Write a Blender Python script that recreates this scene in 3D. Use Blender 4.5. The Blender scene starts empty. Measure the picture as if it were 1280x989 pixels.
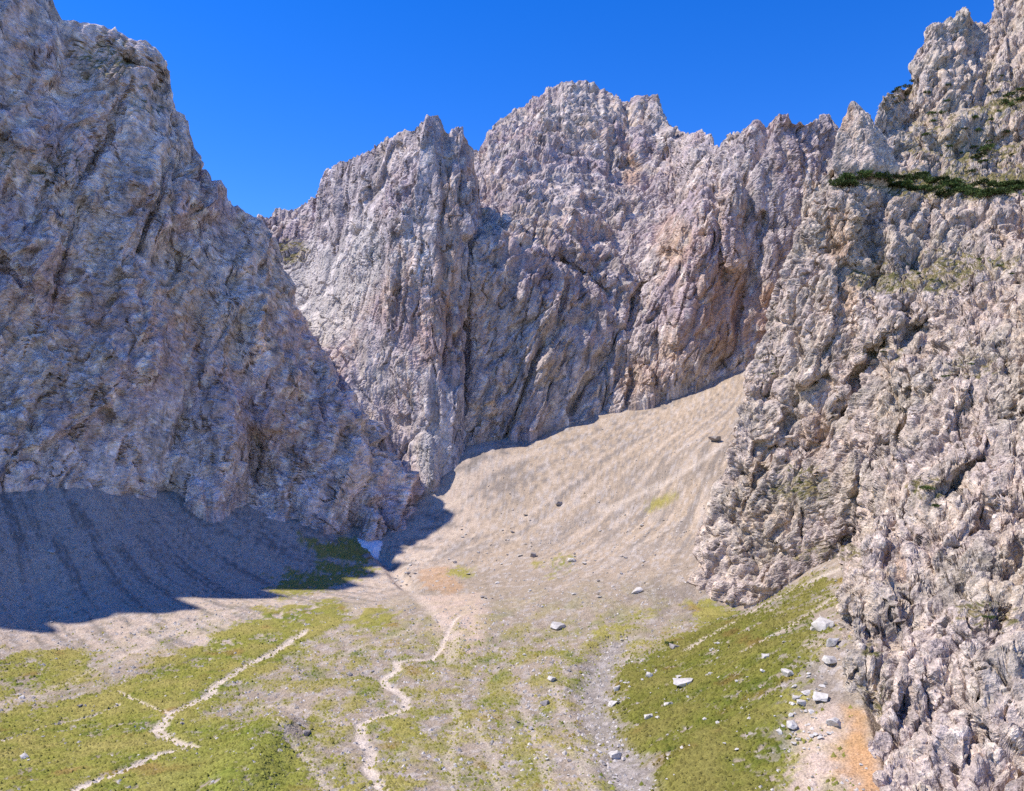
import bpy, bmesh, math, random, time
import numpy as np
from mathutils import Vector, Matrix

T0 = time.time()
random.seed(7)
rng = np.random.default_rng(11)
scene = bpy.context.scene
C = scene.collection

# ------------------------------------------------------------------ camera
IW, IH, FPX, HORIZON = 1280.0, 989.0, 1005.0, 547.0      # photograph size, focal length in its pixels, horizon row
PITCH = math.atan((HORIZON - IH / 2) / FPX)
cam_data = bpy.data.cameras.new('camera')
cam_data.sensor_width = 36.0
cam_data.lens = FPX / IW * 36.0
cam_data.clip_start = 0.5
cam_data.clip_end = 6000.0
cam = bpy.data.objects.new('camera', cam_data)
C.objects.link(cam)
cam.location = (0, 0, 0)
cam.rotation_euler = (math.pi / 2 + PITCH, 0, 0)
scene.camera = cam

# ------------------------------------------------------------------ light
SUN = np.array([-0.545, 0.030, 0.838]); SUN /= np.linalg.norm(SUN)
elev = math.asin(SUN[2]); azim = math.atan2(SUN[0], SUN[1])
world = bpy.data.worlds.new('World'); scene.world = world
world.use_nodes = True
wn = world.node_tree; wn.nodes.clear()
sky = wn.nodes.new('ShaderNodeTexSky'); sky.sky_type = 'NISHITA'
sky.sun_disc = False
sky.sun_elevation = elev; sky.sun_rotation = azim
sky.altitude = 2000; sky.air_density = 1.0; sky.dust_density = 0.0; sky.ozone_density = 3.0
hsv = wn.nodes.new('ShaderNodeHueSaturation')
hsv.inputs['Hue'].default_value = 0.518; hsv.inputs['Saturation'].default_value = 1.38; hsv.inputs['Value'].default_value = 1.0
bg = wn.nodes.new('ShaderNodeBackground'); bg.inputs['Strength'].default_value = 0.15
wo = wn.nodes.new('ShaderNodeOutputWorld')
wn.links.new(sky.outputs[0], hsv.inputs['Color']); wn.links.new(hsv.outputs[0], bg.inputs['Color']); wn.links.new(bg.outputs[0], wo.inputs['Surface'])

sd = bpy.data.lights.new('sun', 'SUN'); sd.energy = 3.4; sd.angle = math.radians(0.53); sd.color = (1.0, 0.93, 0.84)
sun = bpy.data.objects.new('sun', sd); C.objects.link(sun)
sun.rotation_euler = Vector(SUN).to_track_quat('Z', 'Y').to_euler()
scene.view_settings.view_transform = 'Standard'
scene.view_settings.look = 'None'
scene.view_settings.exposure = 0.80
scene.view_settings.gamma = 1.0
scene.view_settings.use_curve_mapping = False
scene.render.filter_size = 1.0
scene.cycles.use_denoising = False
scene.cycles.max_bounces = 6
scene.cycles.diffuse_bounces = 4

# ------------------------------------------------------------------ pixel <-> place
CP, SP = math.cos(PITCH), math.sin(PITCH)
def at(px, py, Y):
    px, py, Y = np.asarray(px, float), np.asarray(py, float), np.asarray(Y, float)
    xc = (px - IW / 2) / FPX; yc = (IH / 2 - py) / FPX
    dy = CP - yc * SP; dz = SP + yc * CP
    t = Y / dy
    return np.stack([xc * t, Y + 0 * t, dz * t], -1)
def project(P):
    f = P[..., 1] * CP + P[..., 2] * SP
    u = -P[..., 1] * SP + P[..., 2] * CP
    return IW / 2 + FPX * P[..., 0] / f, IH / 2 - FPX * u / f

# ------------------------------------------------------------------ noise
_g = rng.normal(size=(256, 3)).astype(np.float32); _g /= np.linalg.norm(_g, axis=1, keepdims=True)
_r = rng.random((4096, 4)).astype(np.float32)
def _hash(x, y, z, seed):
    h = (x * np.uint32(374761393)) ^ (y * np.uint32(668265263)) ^ (z * np.uint32(2246822519)) ^ np.uint32((seed * 3266489917) & 0xffffffff)
    h = (h ^ (h >> np.uint32(15))) * np.uint32(2246822519)
    h = (h ^ (h >> np.uint32(13))) * np.uint32(3266489917)
    return h ^ (h >> np.uint32(16))
def perlin(P, seed=0):
    P = P.astype(np.float32)
    I = np.floor(P); F = P - I
    I = I.astype(np.int32).astype(np.uint32)
    W = F * F * F * (F * (F * 6 - 15) + 10)
    out = np.zeros(P.shape[:-1], np.float32)
    for a in (0, 1):
        wx = W[..., 0] if a else 1 - W[..., 0]
        for b in (0, 1):
            wy = W[..., 1] if b else 1 - W[..., 1]
            for c in (0, 1):
                wz = W[..., 2] if c else 1 - W[..., 2]
                g = _g[_hash(I[..., 0] + np.uint32(a), I[..., 1] + np.uint32(b), I[..., 2] + np.uint32(c), seed) & np.uint32(255)]
                d = g[..., 0] * (F[..., 0] - a) + g[..., 1] * (F[..., 1] - b) + g[..., 2] * (F[..., 2] - c)
                out += wx * wy * wz * d
    return out * 1.5
def fbm(P, octaves=4, seed=0, gain=0.5, lac=2.03):
    o = 0; a = 1.0; n = 0
    for k in range(octaves):
        o = o + a * perlin(P * (lac ** k), seed + k * 17); n += a; a *= gain
    return o / n
def ridged(P, octaves=4, seed=0, gain=0.5, lac=2.07):
    o = 0; a = 1.0; n = 0
    for k in range(octaves):
        o = o + a * (1 - np.abs(perlin(P * (lac ** k), seed + k * 31)) * 2); n += a; a *= gain
    return o / n
def cells(P, seed=0, jit=0.8):
    """facets: every cell has its own level and tilt; returns (level, tilt, border distance)"""
    P = P.astype(np.float32)
    B = np.floor(P - 0.5)
    f1 = np.full(P.shape[:-1], 9., np.float32); f2 = f1.copy()
    lev = np.zeros_like(f1); tilt = np.zeros_like(f1)
    for a in (0, 1):
        for b in (0, 1):
            for c in (0, 1):
                Cc = B + np.array([a, b, c], np.float32)
                I = Cc.astype(np.int32).astype(np.uint32)
                h = _hash(I[..., 0], I[..., 1], I[..., 2], seed)
                r = _r[h & np.uint32(4095)]
                r2 = _r[(h >> np.uint32(12)) & np.uint32(4095)]
                D = P - (Cc + 0.5 + (r[..., :3] - 0.5) * jit)
                d = np.sqrt((D * D).sum(-1))
                t = ((r2[..., :3] - 0.5) * D).sum(-1)
                near = d < f1
                f2 = np.where(near, f1, np.minimum(f2, d))
                f1 = np.where(near, d, f1)
                lev = np.where(near, r[..., 3] - 0.5, lev)
                tilt = np.where(near, t, tilt)
    return lev, tilt, f2 - f1
def _frames(seed, spread):
    r = np.random.default_rng(seed); out = []
    for _ in range(64):
        a, b, c = r.normal(0, spread, 3)
        out.append(np.array(Matrix.Rotation(a, 3, 'X') @ Matrix.Rotation(b, 3, 'Y') @ Matrix.Rotation(c, 3, 'Z')))
    return np.array(out, np.float32)
_FR = _frames(5, 0.22)
def blocks(P, seed=0, bed=(0, 0, 0), jit=0.55, top=0.22, steep=1.7, aspect=(1, 1, 1)):
    """jointed rock: every cell a tilted block bounded by flat planes that follow the bedding, meeting its neighbours in creases.
    returns (height about 0..1, random level of the block, crease distance)"""
    B0 = np.array(Matrix.Rotation(bed[2], 3, 'Z') @ Matrix.Rotation(bed[1], 3, 'Y') @ Matrix.Rotation(bed[0], 3, 'X')).T.astype(np.float32)
    P = (P @ B0.T).astype(np.float32) / np.array(aspect, np.float32)
    B = np.floor(P - 0.5)
    v1 = np.full(P.shape[:-1], -9., np.float32); v2 = v1.copy(); lev = np.zeros_like(v1)
    for a in (0, 1):
        for b in (0, 1):
            for c in (0, 1):
                Cc = B + np.array([a, b, c], np.float32)
                I = Cc.astype(np.int32).astype(np.uint32)
                h = _hash(I[..., 0], I[..., 1], I[..., 2], seed)
                r = _r[h & np.uint32(4095)]
                R = _FR[(h >> np.uint32(14)) & np.uint32(63)]
                D = P - (Cc + 0.5 + (r[..., :3] - 0.5) * jit)
                L = np.abs(np.einsum('...ij,...j->...i', R, D)).max(-1)
                # shallow roof on each block so that its top is a tilted face
                tl = R[..., 0, 1] * D[..., 0] + R[..., 1, 2] * D[..., 1] + R[..., 0, 2] * D[..., 2]
                v = 0.55 * r[..., 3] + 1.6 * tl - steep * np.maximum(L - top, 0)
                up_ = v > v1
                v2 = np.where(up_, v1, np.maximum(v2, v)); lev = np.where(up_, r[..., 3] - 0.5, lev); v1 = np.where(up_, v, v1)
    return np.maximum(v1, -0.6), lev, v1 - v2
def sstep(a, b, x):
    t = np.clip((x - a) / (b - a), 0, 1); return t * t * (3 - 2 * t)
def mix(a, b, t):
    return a + (b - a) * t
def blur(A, n, axis):
    if n < 1: return A
    k = 2 * n + 1
    pad = [(0, 0)] * A.ndim; pad[axis] = (n + 1, n)
    c = np.cumsum(np.pad(A, pad, mode='edge'), axis=axis)
    sl1 = [slice(None)] * A.ndim; sl2 = [slice(None)] * A.ndim
    sl1[axis] = slice(k, None); sl2[axis] = slice(0, -k)
    return (c[tuple(sl1)] - c[tuple(sl2)]) / k
def grid_normals(P):
    du = np.gradient(P, axis=1); dv = np.gradient(P, axis=0)
    N = np.cross(du, dv)
    N /= np.linalg.norm(N, axis=-1, keepdims=True) + 1e-9
    return N

# ------------------------------------------------------------------ mesh helpers
def props(o, label=None, cat=None, group=None, kind=None):
    if label: o['label'] = label
    if cat: o['category'] = cat
    if group: o['group'] = group
    if kind: o['kind'] = kind
    return o
def mesh_from(name, V, F, mat, cols=None, normals=None, smooth=True, parent=None, link=True):
    """V (n,3), F (m,k): one mesh object; colours are the surface's own base colours per vertex"""
    V = np.ascontiguousarray(V, np.float32).reshape(-1, 3); F = np.ascontiguousarray(F, np.int32)
    me = bpy.data.meshes.new(name)
    k = F.shape[1]
    me.vertices.add(len(V)); me.vertices.foreach_set('co', V.ravel())
    me.loops.add(F.size); me.loops.foreach_set('vertex_index', F.ravel())
    me.polygons.add(len(F)); me.polygons.foreach_set('loop_start', np.arange(0, F.size, k, dtype=np.int32))
    if cols is not None:
        a = me.color_attributes.new('Col', 'FLOAT_COLOR', 'POINT')
        c4 = np.ones((len(V), 4), np.float32); c4[:, :3] = cols.reshape(-1, 3)
        a.data.foreach_set('color', c4.ravel())
    me.update(calc_edges=True)
    me.polygons.foreach_set('use_smooth', np.full(len(F), smooth, bool))
    if normals is not None:
        me.normals_split_custom_set_from_vertices(normals.reshape(-1, 3).astype(np.float32))
    me.materials.append(mat)
    o = bpy.data.objects.new(name, me)
    if link: C.objects.link(o)
    if parent: o.parent = parent
    return o
def grid_faces(nv, nu):
    i = np.arange(nv * nu).reshape(nv, nu)
    return np.stack([i[:-1, :-1], i[:-1, 1:], i[1:, 1:], i[1:, :-1]], -1).reshape(-1, 4)

# ------------------------------------------------------------------ materials
def surface_mat(name, layers, rough=0.95, use_col=True, base=(0.3, 0.3, 0.3), spec=0.15):
    """vertex base colour, broken up by noise of several sizes, with fine relief.
    layers: (scale, kind, detail, colour amount, bump strength, bump metres)"""
    m = bpy.data.materials.new(name); m.use_nodes = True
    nt = m.node_tree; nt.nodes.clear(); L = nt.links
    out = nt.nodes.new('ShaderNodeOutputMaterial'); b = nt.nodes.new('ShaderNodeBsdfPrincipled')
    b.inputs['Roughness'].default_value = rough; b.inputs['Specular IOR Level'].default_value = spec
    L.new(b.outputs[0], out.inputs[0])
    tc = nt.nodes.new('ShaderNodeTexCoord')
    if use_col:
        c = nt.nodes.new('ShaderNodeVertexColor'); c.layer_name = 'Col'; col = c.outputs[0]
    else:
        c = nt.nodes.new('ShaderNodeRGB'); c.outputs[0].default_value = (*base, 1); col = c.outputs[0]
    height = None
    for (sc_, kind, det, amt, bs, bd, *zs) in layers:
        if kind == 'cell':
            n = nt.nodes.new('ShaderNodeTexVoronoi'); n.inputs['Scale'].default_value = sc_; n.feature = 'F1'
            n.inputs['Detail'].default_value = det; fac = n.outputs['Distance']; lo, hi = 0.1, 0.75
        else:
            n = nt.nodes.new('ShaderNodeTexNoise'); n.noise_type = kind; n.inputs['Scale'].default_value = sc_
            n.inputs['Detail'].default_value = det; n.inputs['Roughness'].default_value = 0.62; fac = n.outputs['Fac']
            lo, hi = (0.3, 0.7) if kind == 'FBM' else (0.2, 1.4)
        if zs:
            mp = nt.nodes.new('ShaderNodeMapping'); mp.inputs['Scale'].default_value = (1, 1, zs[0]); mp.inputs['Rotation'].default_value = (0, zs[1], 0)
            L.new(tc.outputs['Object'], mp.inputs['Vector']); L.new(mp.outputs[0], n.inputs['Vector'])
        else: L.new(tc.outputs['Object'], n.inputs['Vector'])
        if amt:
            mr = nt.nodes.new('ShaderNodeMapRange'); mr.inputs['From Min'].default_value = lo; mr.inputs['From Max'].default_value = hi
            mr.inputs['To Min'].default_value = 1 - amt; mr.inputs['To Max'].default_value = 1 + amt
            L.new(fac, mr.inputs['Value'])
            mm = nt.nodes.new('ShaderNodeVectorMath'); mm.operation = 'SCALE'
            L.new(col, mm.inputs[0]); L.new(mr.outputs[0], mm.inputs['Scale']); col = mm.outputs[0]
        if bs:
            bn = nt.nodes.new('ShaderNodeBump'); bn.inputs['Strength'].default_value = bs; bn.inputs['Distance'].default_value = bd
            L.new(fac, bn.inputs['Height'])
            if height is not None: L.new(height, bn.inputs['Normal'])
            height = bn.outputs['Normal']
    L.new(col, b.inputs['Base Color'])
    if height is not None: L.new(height, b.inputs['Normal'])
    return m
M_ROCK_FAR = surface_mat('weathered_limestone', [(0.16, 'FBM', 6, 0.30, 0.8, 2.5, 0.35, 0.25), (0.10, 'RIDGED_MULTIFRACTAL', 5, 0.0, 0.9, 1.6, 0.5, -0.5), (0.7, 'FBM', 3, 0.28, 0.9, 0.9)])
M_ROCK_NEAR = surface_mat('fractured_limestone', [(0.35, 'FBM', 6, 0.34, 0.9, 1.2, 0.6, -0.4), (0.30, 'RIDGED_MULTIFRACTAL', 6, 0.0, 1.0, 0.9, 0.7, 0.5), (1.7, 'FBM', 3, 0.34, 1.0, 0.5)])
M_GROUND = surface_mat('alpine_ground', [(0.45, 'FBM', 5, 0.16, 0.6, 0.6), (1.6, 'cell', 1, 0.22, 0.6, 0.3), (3.0, 'FBM', 2, 0.30, 0.5, 0.15)])
M_STONE = surface_mat('limestone_block', [(0.9, 'FBM', 5, 0.15, 0.6, 0.3), (4.0, 'FBM', 2, 0.18, 0.5, 0.08)], use_col=False, base=(0.55, 0.51, 0.455))
M_STONE_GREY = surface_mat('grey_weathered_block', [(0.9, 'FBM', 5, 0.15, 0.6, 0.3), (4.0, 'FBM', 2, 0.18, 0.5, 0.08)], use_col=False, base=(0.30, 0.265, 0.24))
M_SNOW = surface_mat('old_firn_snow', [(0.5, 'FBM', 4, 0.08, 0.3, 0.3)], use_col=False, base=(0.80, 0.82, 0.85))
M_TURF = surface_mat('turf_tuft', [(1.2, 'FBM', 2, 0.25, 0, 0)], rough=0.9)
M_PINE = surface_mat('pine_needles', [(1.5, 'FBM', 3, 0.45, 0, 0)], rough=0.7, use_col=False, base=(0.055, 0.078, 0.022))
_nt = M_PINE.node_tree; _b = [n for n in _nt.nodes if n.type == 'BSDF_PRINCIPLED'][0]; _src = _b.inputs['Base Color'].links[0].from_socket
_oi = _nt.nodes.new('ShaderNodeObjectInfo'); _mr = _nt.nodes.new('ShaderNodeMapRange'); _mr.inputs['To Min'].default_value = 0.6; _mr.inputs['To Max'].default_value = 2.2
_vm = _nt.nodes.new('ShaderNodeVectorMath'); _vm.operation = 'SCALE'
_nt.links.new(_oi.outputs['Random'], _mr.inputs['Value']); _nt.links.new(_src, _vm.inputs[0]); _nt.links.new(_mr.outputs[0], _vm.inputs['Scale']); _nt.links.new(_vm.outputs[0], _b.inputs['Base Color'])
M_BARK = surface_mat('pine_bark', [(3.0, 'FBM', 3, 0.3, 0.5, 0.05)], use_col=False, base=(0.12, 0.085, 0.06))

# ------------------------------------------------------------------ terrain: heights through surveyed points
GROUND_PTS = [
 (-350,1150,100),(-150,1150,105),(300,1150,106),(640,1150,106),(900,1150,101),(1050,1150,100),(1250,1150,95),
 (-350,989,138),(-150,989,146),(0,989,150),(250,989,150),(500,989,150),(750,989,150),(900,989,142),(1010,989,135),
 (-150,900,180),(0,900,193),(250,900,192),(500,900,192),(740,900,190),(900,890,172),(1010,880,160),
 (-150,820,215),(0,830,232),(200,830,236),(400,830,240),(600,830,240),(740,830,232),(860,840,208),(960,820,190),(1040,800,180),
 (-150,740,240),(0,760,272),(200,760,290),(400,760,300),(600,760,300),(740,760,290),(860,748,290),
 (100,690,315),(250,700,345),(400,705,370),(490,703,378),(600,690,380),(700,680,372),(800,670,362),(845,690,338),
 (-350,600,240),(-150,600,290),(0,612,330),(90,602,350),(200,628,372),(300,640,390),(400,660,402),(440,673,405),(478,680,402),
 (520,648,423),(545,632,433),(590,562,462),(650,552,478),(720,528,488),(790,511,494),(850,493,498),(940,457,500),(1010,440,495),
 (640,650,405),(700,600,425),(760,640,395),(800,580,420),(850,630,378),(880,560,405),(905,590,380),
 (864,732,300),(900,752,285),(945,757,272),(1010,713,262),(1066,692,252),(1062,790,180),(1072,880,155),(1105,989,130),(1180,1120,108),
 (960,640,350),(1000,560,400),(1180,700,230),(1250,850,150),
 (-350,520,330),(0,540,400),(250,560,450),(520,560,520),(700,450,560),(900,400,570),(1100,380,560),
]
_gp = np.array([at(*p) for p in GROUND_PTS])
def _tps(r2):
    return np.where(r2 > 0, 0.5 * r2 * np.log(np.maximum(r2, 1e-12)), 0)
_K = _tps(((_gp[:, None, :2] - _gp[None, :, :2]) / 100) ** 2 @ np.ones(2)) + np.eye(len(_gp)) * 0.004
_Q = np.c_[np.ones(len(_gp)), _gp[:, :2] / 100]
_A = np.block([[_K, _Q], [_Q.T, np.zeros((3, 3))]])
_w = np.linalg.solve(_A, np.r_[_gp[:, 2], 0, 0, 0])
def ground_z(x, y):
    x = np.asarray(x, float); y = np.asarray(y, float); sh = x.shape
    X = np.stack([x.ravel(), y.ravel()], -1) / 100
    out = np.empty(len(X))
    for k in range(0, len(X), 40000):
        s = X[k:k + 40000]
        d = (s[:, None, 0] - _gp[None, :, 0] / 100) ** 2 + (s[:, None, 1] - _gp[None, :, 1] / 100) ** 2
        out[k:k + 40000] = _tps(d) @ _w[:len(_gp)] + _w[-3] + s @ _w[-2:]
    return out.reshape(sh)
_Ys = np.linspace(95, 540, 900)
def on_ground(px, py):
    """the point of the valley floor that lies under a pixel"""
    P = at(np.full(_Ys.shape, px), np.full(_Ys.shape, py), _Ys)
    d = P[:, 2] - ground_z(P[:, 0], P[:, 1])
    k = np.argmax(d < 0) if (d < 0).any() else len(d) - 1
    if k > 0:
        t = d[k - 1] / (d[k - 1] - d[k] + 1e-9); Y = _Ys[k - 1] + t * (_Ys[k] - _Ys[k - 1])
    else: Y = _Ys[0]
    return at(px, py, Y)
def ground_line(pts):
    return np.array([on_ground(*p)[:2] for p in pts])

def seg_dist(X, Y, line):
    best = np.full(X.shape, 1e9)
    for (a, b) in zip(line[:-1], line[1:]):
        d = b - a; L = (d * d).sum() + 1e-9
        t = np.clip(((X - a[0]) * d[0] + (Y - a[1]) * d[1]) / L, 0, 1)
        best = np.minimum(best, (X - a[0] - t * d[0]) ** 2 + (Y - a[1] - t * d[1]) ** 2)
    return np.sqrt(best)
def poly_sd(X, Y, poly):
    """signed distance, positive inside"""
    ins = np.zeros(X.shape, bool); n = len(poly)
    for k in range(n):
        a, b = poly[k], poly[(k + 1) % n]
        c = ((a[1] > Y) != (b[1] > Y)) & (X < (b[0] - a[0]) * (Y - a[1]) / (b[1] - a[1] + 1e-12) + a[0])
        ins ^= c
    d = seg_dist(X, Y, np.vstack([poly, poly[:1]]))
    return np.where(ins, d, -d)

# outlines and lines of the ground cover
PATHS = [
 ([(95,989),(150,968),(200,945),(243,937),(205,922),(195,912),(215,893),(262,870),(268,858),(300,838),(345,812),(383,787)], 2.1),
 ([(215,893),(190,884),(165,873),(148,862)], 0.8),
 ([(478,989),(460,960),(465,940),(452,925),(450,903),(475,893),(505,885),(508,872),(482,858),(478,848),(498,838),(495,828)], 2.0),
 ([(495,828),(540,825),(552,812),(560,790),(575,770)], 1.3),
 ([(505,706),(560,690),(600,680),(650,672)], 1.0, 0.6),
 ([(748,640),(800,618),(840,600),(880,575),(905,555)], 2.6, 0.6),
 ([(0,928),(60,905),(110,895),(150,880)], 0.9),
 ([(240,930),(300,910),(345,898)], 0.7),
 ([(345,915),(375,945),(400,975),(405,989)], 1.5, 0.45),
]
PATHS += [([(500,712),(520,745),(545,770),(570,800),(560,830)], 3.4, 0.4), ([(690,860),(715,905),(728,950),(738,1000)], 2.2, 0.38), ([(590,905),(612,940),(630,1000)], 2.0, 0.35),
 ([(650,880),(672,930),(690,1000)], 1.8, 0.35), ([(430,905),(400,890),(350,880),(310,885)], 2.2, 0.35), ([(540,760),(510,790),(440,812),(400,830)], 2.0, 0.3), ([(560,870),(575,900),(560,950),(575,1000)], 1.8, 0.35),
 ([(860,812),(900,785),(960,752),(1010,728),(1045,712)], 2.6, 0.75), ([(930,815),(985,785),(1045,745)], 1.8, 0.55), ([(0,880),(90,850),(190,800),(300,762)], 2.4, 0.3), ([(730,720),(800,680),(850,650)], 1.6, 0.4), ([(640,760),(700,735),(790,690)], 1.6, 0.3)]
PATHS = [(ground_line(p), w, *(a or [1.0])) for p, w, *a in PATHS]
GRASS = [   # outline, strength
 ([(-80,1050),(-80,905),(60,880),(150,855),(260,800),(330,765),(420,750),(440,770),(390,800),(300,860),(250,900),(330,905),(390,950),(400,1050)], 1.0),
 ([(-80,880),(-80,815),(60,812),(130,815),(120,850),(40,870)], 0.75),
 ([(330,720),(400,700),(468,697),(478,712),(430,735),(350,752)], 0.75),
 ([(240,905),(330,905),(395,955),(400,1050),(180,1050)], 1.0),
 ([(760,842),(830,805),(900,770),(960,760),(1010,790),(1000,850),(985,910),(980,1050),(800,1050),(792,970),(760,920),(748,880)], 1.0),
 ([(870,800),(930,760),(1000,725),(1058,702),(1056,790),(1036,805),(960,850)], 0.62),
 ([(470,905),(520,895),(530,920),(460,925)], 0.9),
 ([(570,880),(592,875),(588,920),(565,930)], 0.8),
 ([(430,775),(480,755),(505,775),(490,790),(440,795)], 0.8),
 ([(560,712),(592,708),(590,725),(570,722)], 0.8),
 ([(680,705),(715,692),(715,712),(690,722)], 0.8),
 ([(805,630),(850,605),(850,618),(812,640)], 0.6),
 ([(390,675),(445,672),(470,697),(400,700)], 0.95),
 ([(380,905),(430,900),(420,925),(385,925)], 0.7),
 ([(600,810),(640,800),(660,850),(620,860)], 0.5),
 ([(720,790),(780,765),(840,750),(800,790),(740,810)], 0.6),
 ([(865,750),(900,745),(950,755),(905,775),(870,800)], 0.8),
 ([(400,960),(500,955),(560,989),(560,1040),(400,1040)], 0.55),
 ([(600,940),(680,900),(720,960),(700,1040),(600,1040)], 0.5),
]
GRASS = [(ground_line(p), s) for p, s in GRASS]
STREAM = ground_line([(770,800),(752,830),(742,860),(748,890),(765,930),(790,965),(800,989),(805,1080)])
ORANGE = [(ground_line([(520,712),(560,708),(582,735),(560,745),(530,738)]), 0.55), (ground_line([(1052,880),(1085,885),(1105,989),(1115,1050),(1036,1050),(1045,950)]), 1.0)]
PALE = [ground_line([(520,745),(600,740),(610,790),(580,825),(548,820),(545,780)]), ground_line([(985,905),(1040,880),(1055,900),(1048,1050),(975,1050)])]
GULLY = ground_line([(475,690),(490,705),(500,720),(515,735)])
MOUND = ground_line([(300,985),(330,925),(350,910)])

# fan-shaped sheet, fine where it is near, wide enough to run under every cliff
nu_g, nv_g = 780, 410
_pxs = np.linspace(-300, 1240, nu_g)
_ys = 1 / np.linspace(1 / 112, 1 / 545, nv_g)
GX = (_pxs[None, :] - IW / 2) / FPX * _ys[:, None]; GY = np.repeat(_ys[:, None], nu_g, 1)
GZ0 = ground_z(GX, GY)
Q3 = np.stack([GX, GY, GX * 0], -1)
nA = fbm(Q3 / 45, 3, 1); nB = fbm(Q3 / 14, 4, 2); nC = fbm(Q3 / 4.2, 4, 3); nD = fbm(Q3 / 1.3, 2, 4)
# down-slope coordinates for runnels
gyv, gxv = np.gradient(blur(blur(GZ0, 12, 0), 12, 1))
WX = GX + nB * 5 + nC * 1.5; WY = GY + np.roll(nB, 200, 1) * 6 + nC * 1.5
grass = np.zeros_like(GX)
for poly, s in GRASS:
    sd_ = poly_sd(WX, WY, poly); grass = np.maximum(grass, s * sstep(-12, 9, sd_ + 5 * nB))
grass_zone = grass.copy()
grass = sstep(0.30, 0.62, grass * (0.80 + 0.95 * nC + 0.8 * nB + 0.6 * nD))
# sparse turf over the middle of the valley
valley = sstep(340, 240, GY) * sstep(-160, -40, GX) * sstep(75, 30, GX)
sparse = sstep(-0.25, 0.30, fbm(Q3 / np.array([7, 12, 9]), 4, 8) + 0.45 * nC) * valley * 0.72
grass = np.maximum(grass, sparse)
pathm = np.zeros_like(GX)
for line, w, st_ in PATHS:
    d = seg_dist(GX + nC * 0.8, GY + nB * 1.5, line); pathm = np.maximum(pathm, sstep(w * 0.95, w * 0.35, d + 0.35 * w * np.abs(nC) + 0.3 * w * nB) * (0.75 + 0.5 * nC) * st_)
stream_d = seg_dist(GX + nB * 2, GY, STREAM)
stream = sstep(6.5, 1.5, stream_d + 3 * nC + 3 * nB)
gully_d = seg_dist(GX + nC, GY, GULLY)
grass = grass * (1 - pathm) * (1 - 0.9 * stream)
orange = np.zeros_like(GX)
for poly, s in ORANGE: orange = np.maximum(orange, s * sstep(-1.5, 2.5, poly_sd(WX, WY, poly) + nC * 2))
pale = np.zeros_like(GX)
for poly in PALE: pale = np.maximum(pale, sstep(-3, 3, poly_sd(WX, WY, poly)))
left_scree = sstep(-30, -75, GX - 0.28 * (GY - 300)) * sstep(232, 262, GY)
right_scree = sstep(320, 400, GY + 0.55 * GX) * (1 - left_scree)
def streaks(ax_, ay_, seed, w=5.0):
    th = np.arctan2(GX - ax_, ay_ - GY); r_ = np.hypot(GX - ax_, GY - ay_)
    return fbm(np.stack([th * 170 / w + 0.6 * nB, r_ / 55 + 0.4 * nA, GX * 0], -1), 4, seed, 0.6)
run = np.where(GX > -60 + 0.28 * (GY - 300), 0.6 * streaks(175, 520, 9) + 0.45 * streaks(175, 520, 39, 2.1), 0.5 * streaks(-330, 470, 19) + 0.6 * streaks(-330, 470, 49, 1.8))
# relief
cob = cells(Q3 / 1.7, 5)[0]
hum = 0.9 * nB * valley + 1.6 * nA * (1 - right_scree)
GZ = GZ0 + hum + 0.35 * nC + 0.10 * nD * (1 - pathm) + 0.25 * cob * (1 - grass) * (1 - pathm) * (0.4 + 0.6 * valley)
GZ += -0.35 * pathm + 0.12 * grass - 1.6 * sstep(9, 2, stream_d) - 3.2 * sstep(6, 0.5, gully_d)
GZ += 0.28 * run * (right_scree + 0.6 * left_scree)
GZ += 2.6 * sstep(9, 1.5, seg_dist(GX, GY, MOUND)) 
RIGHT_FOOT = at(*np.array([(864,734,300),(900,752,285),(945,757,272),(1010,713,262),(1066,692,252),(1062,790,180),(1072,880,155),(1105,989,130),(1180,1120,108)], float).T)[:, :2]
under = poly_sd(GX, GY, np.vstack([RIGHT_FOOT, [[400, 100], [400, 420], [150, 420]]]))
GZ -= 1.3 * np.clip(under - 1.0, 0, 40)
# base colours
def col(*c): return np.array(c, float)
tanS, greyS, darkS = col(.47,.365,.26), col(.35,.285,.215), col(.24,.195,.14)
gr1, gr2, gr3 = col(.190,.190,.034), col(.265,.228,.066), col(.110,.140,.022)
E = lambda a: a[..., None]
GC = mix(greyS, tanS, E(np.clip(0.35 + 0.9 * right_scree + 0.5 * nB, 0, 1)))
GC = mix(GC, col(.62,.49,.385), E(left_scree * 0.85))
GC = GC * E(1 + 0.16 * nC)
scr = np.clip(right_scree + left_scree, 0, 1)
GC = mix(GC, col(.29,.245,.205), E(0.95 * scr * sstep(0.0, 0.17, run)))
GC = mix(GC, col(.62,.50,.385), E(0.85 * scr * sstep(0.03, 0.18, -run)))
GC = mix(GC, col(.30,.265,.235), E(0.55 * sstep(-0.1, 0.3, fbm(Q3 / 22, 4, 55)) * sstep(425, 380, GY) * right_scree))
tongue = streaks(190, 500, 29, 9.0) * sstep(20, 60, GX)
GC = mix(GC, col(.27,.225,.185), E(0.7 * sstep(0.02, 0.2, tongue) * sstep(440, 400, GY)))
GC = mix(GC, darkS, E(0.55 * sstep(0.1, 0.4, nC + 0.5 * nD) * (1 - right_scree * 0.6)))
GC = mix(GC, col(.52,.46,.41), E(sstep(0.22, 0.34, cob) * 0.6 * (1 - grass)))
GC = mix(GC, col(.34,.30,.265) * E(0.7 + 0.6 * (cob + .5)), E(stream * 0.75))
GC = mix(GC, col(.66,.50,.385), E(pale * (0.75 + 0.5 * nC)))
GC = mix(GC, col(.58,.32,.14), E(orange * (0.8 + 0.3 * nC)))
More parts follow.
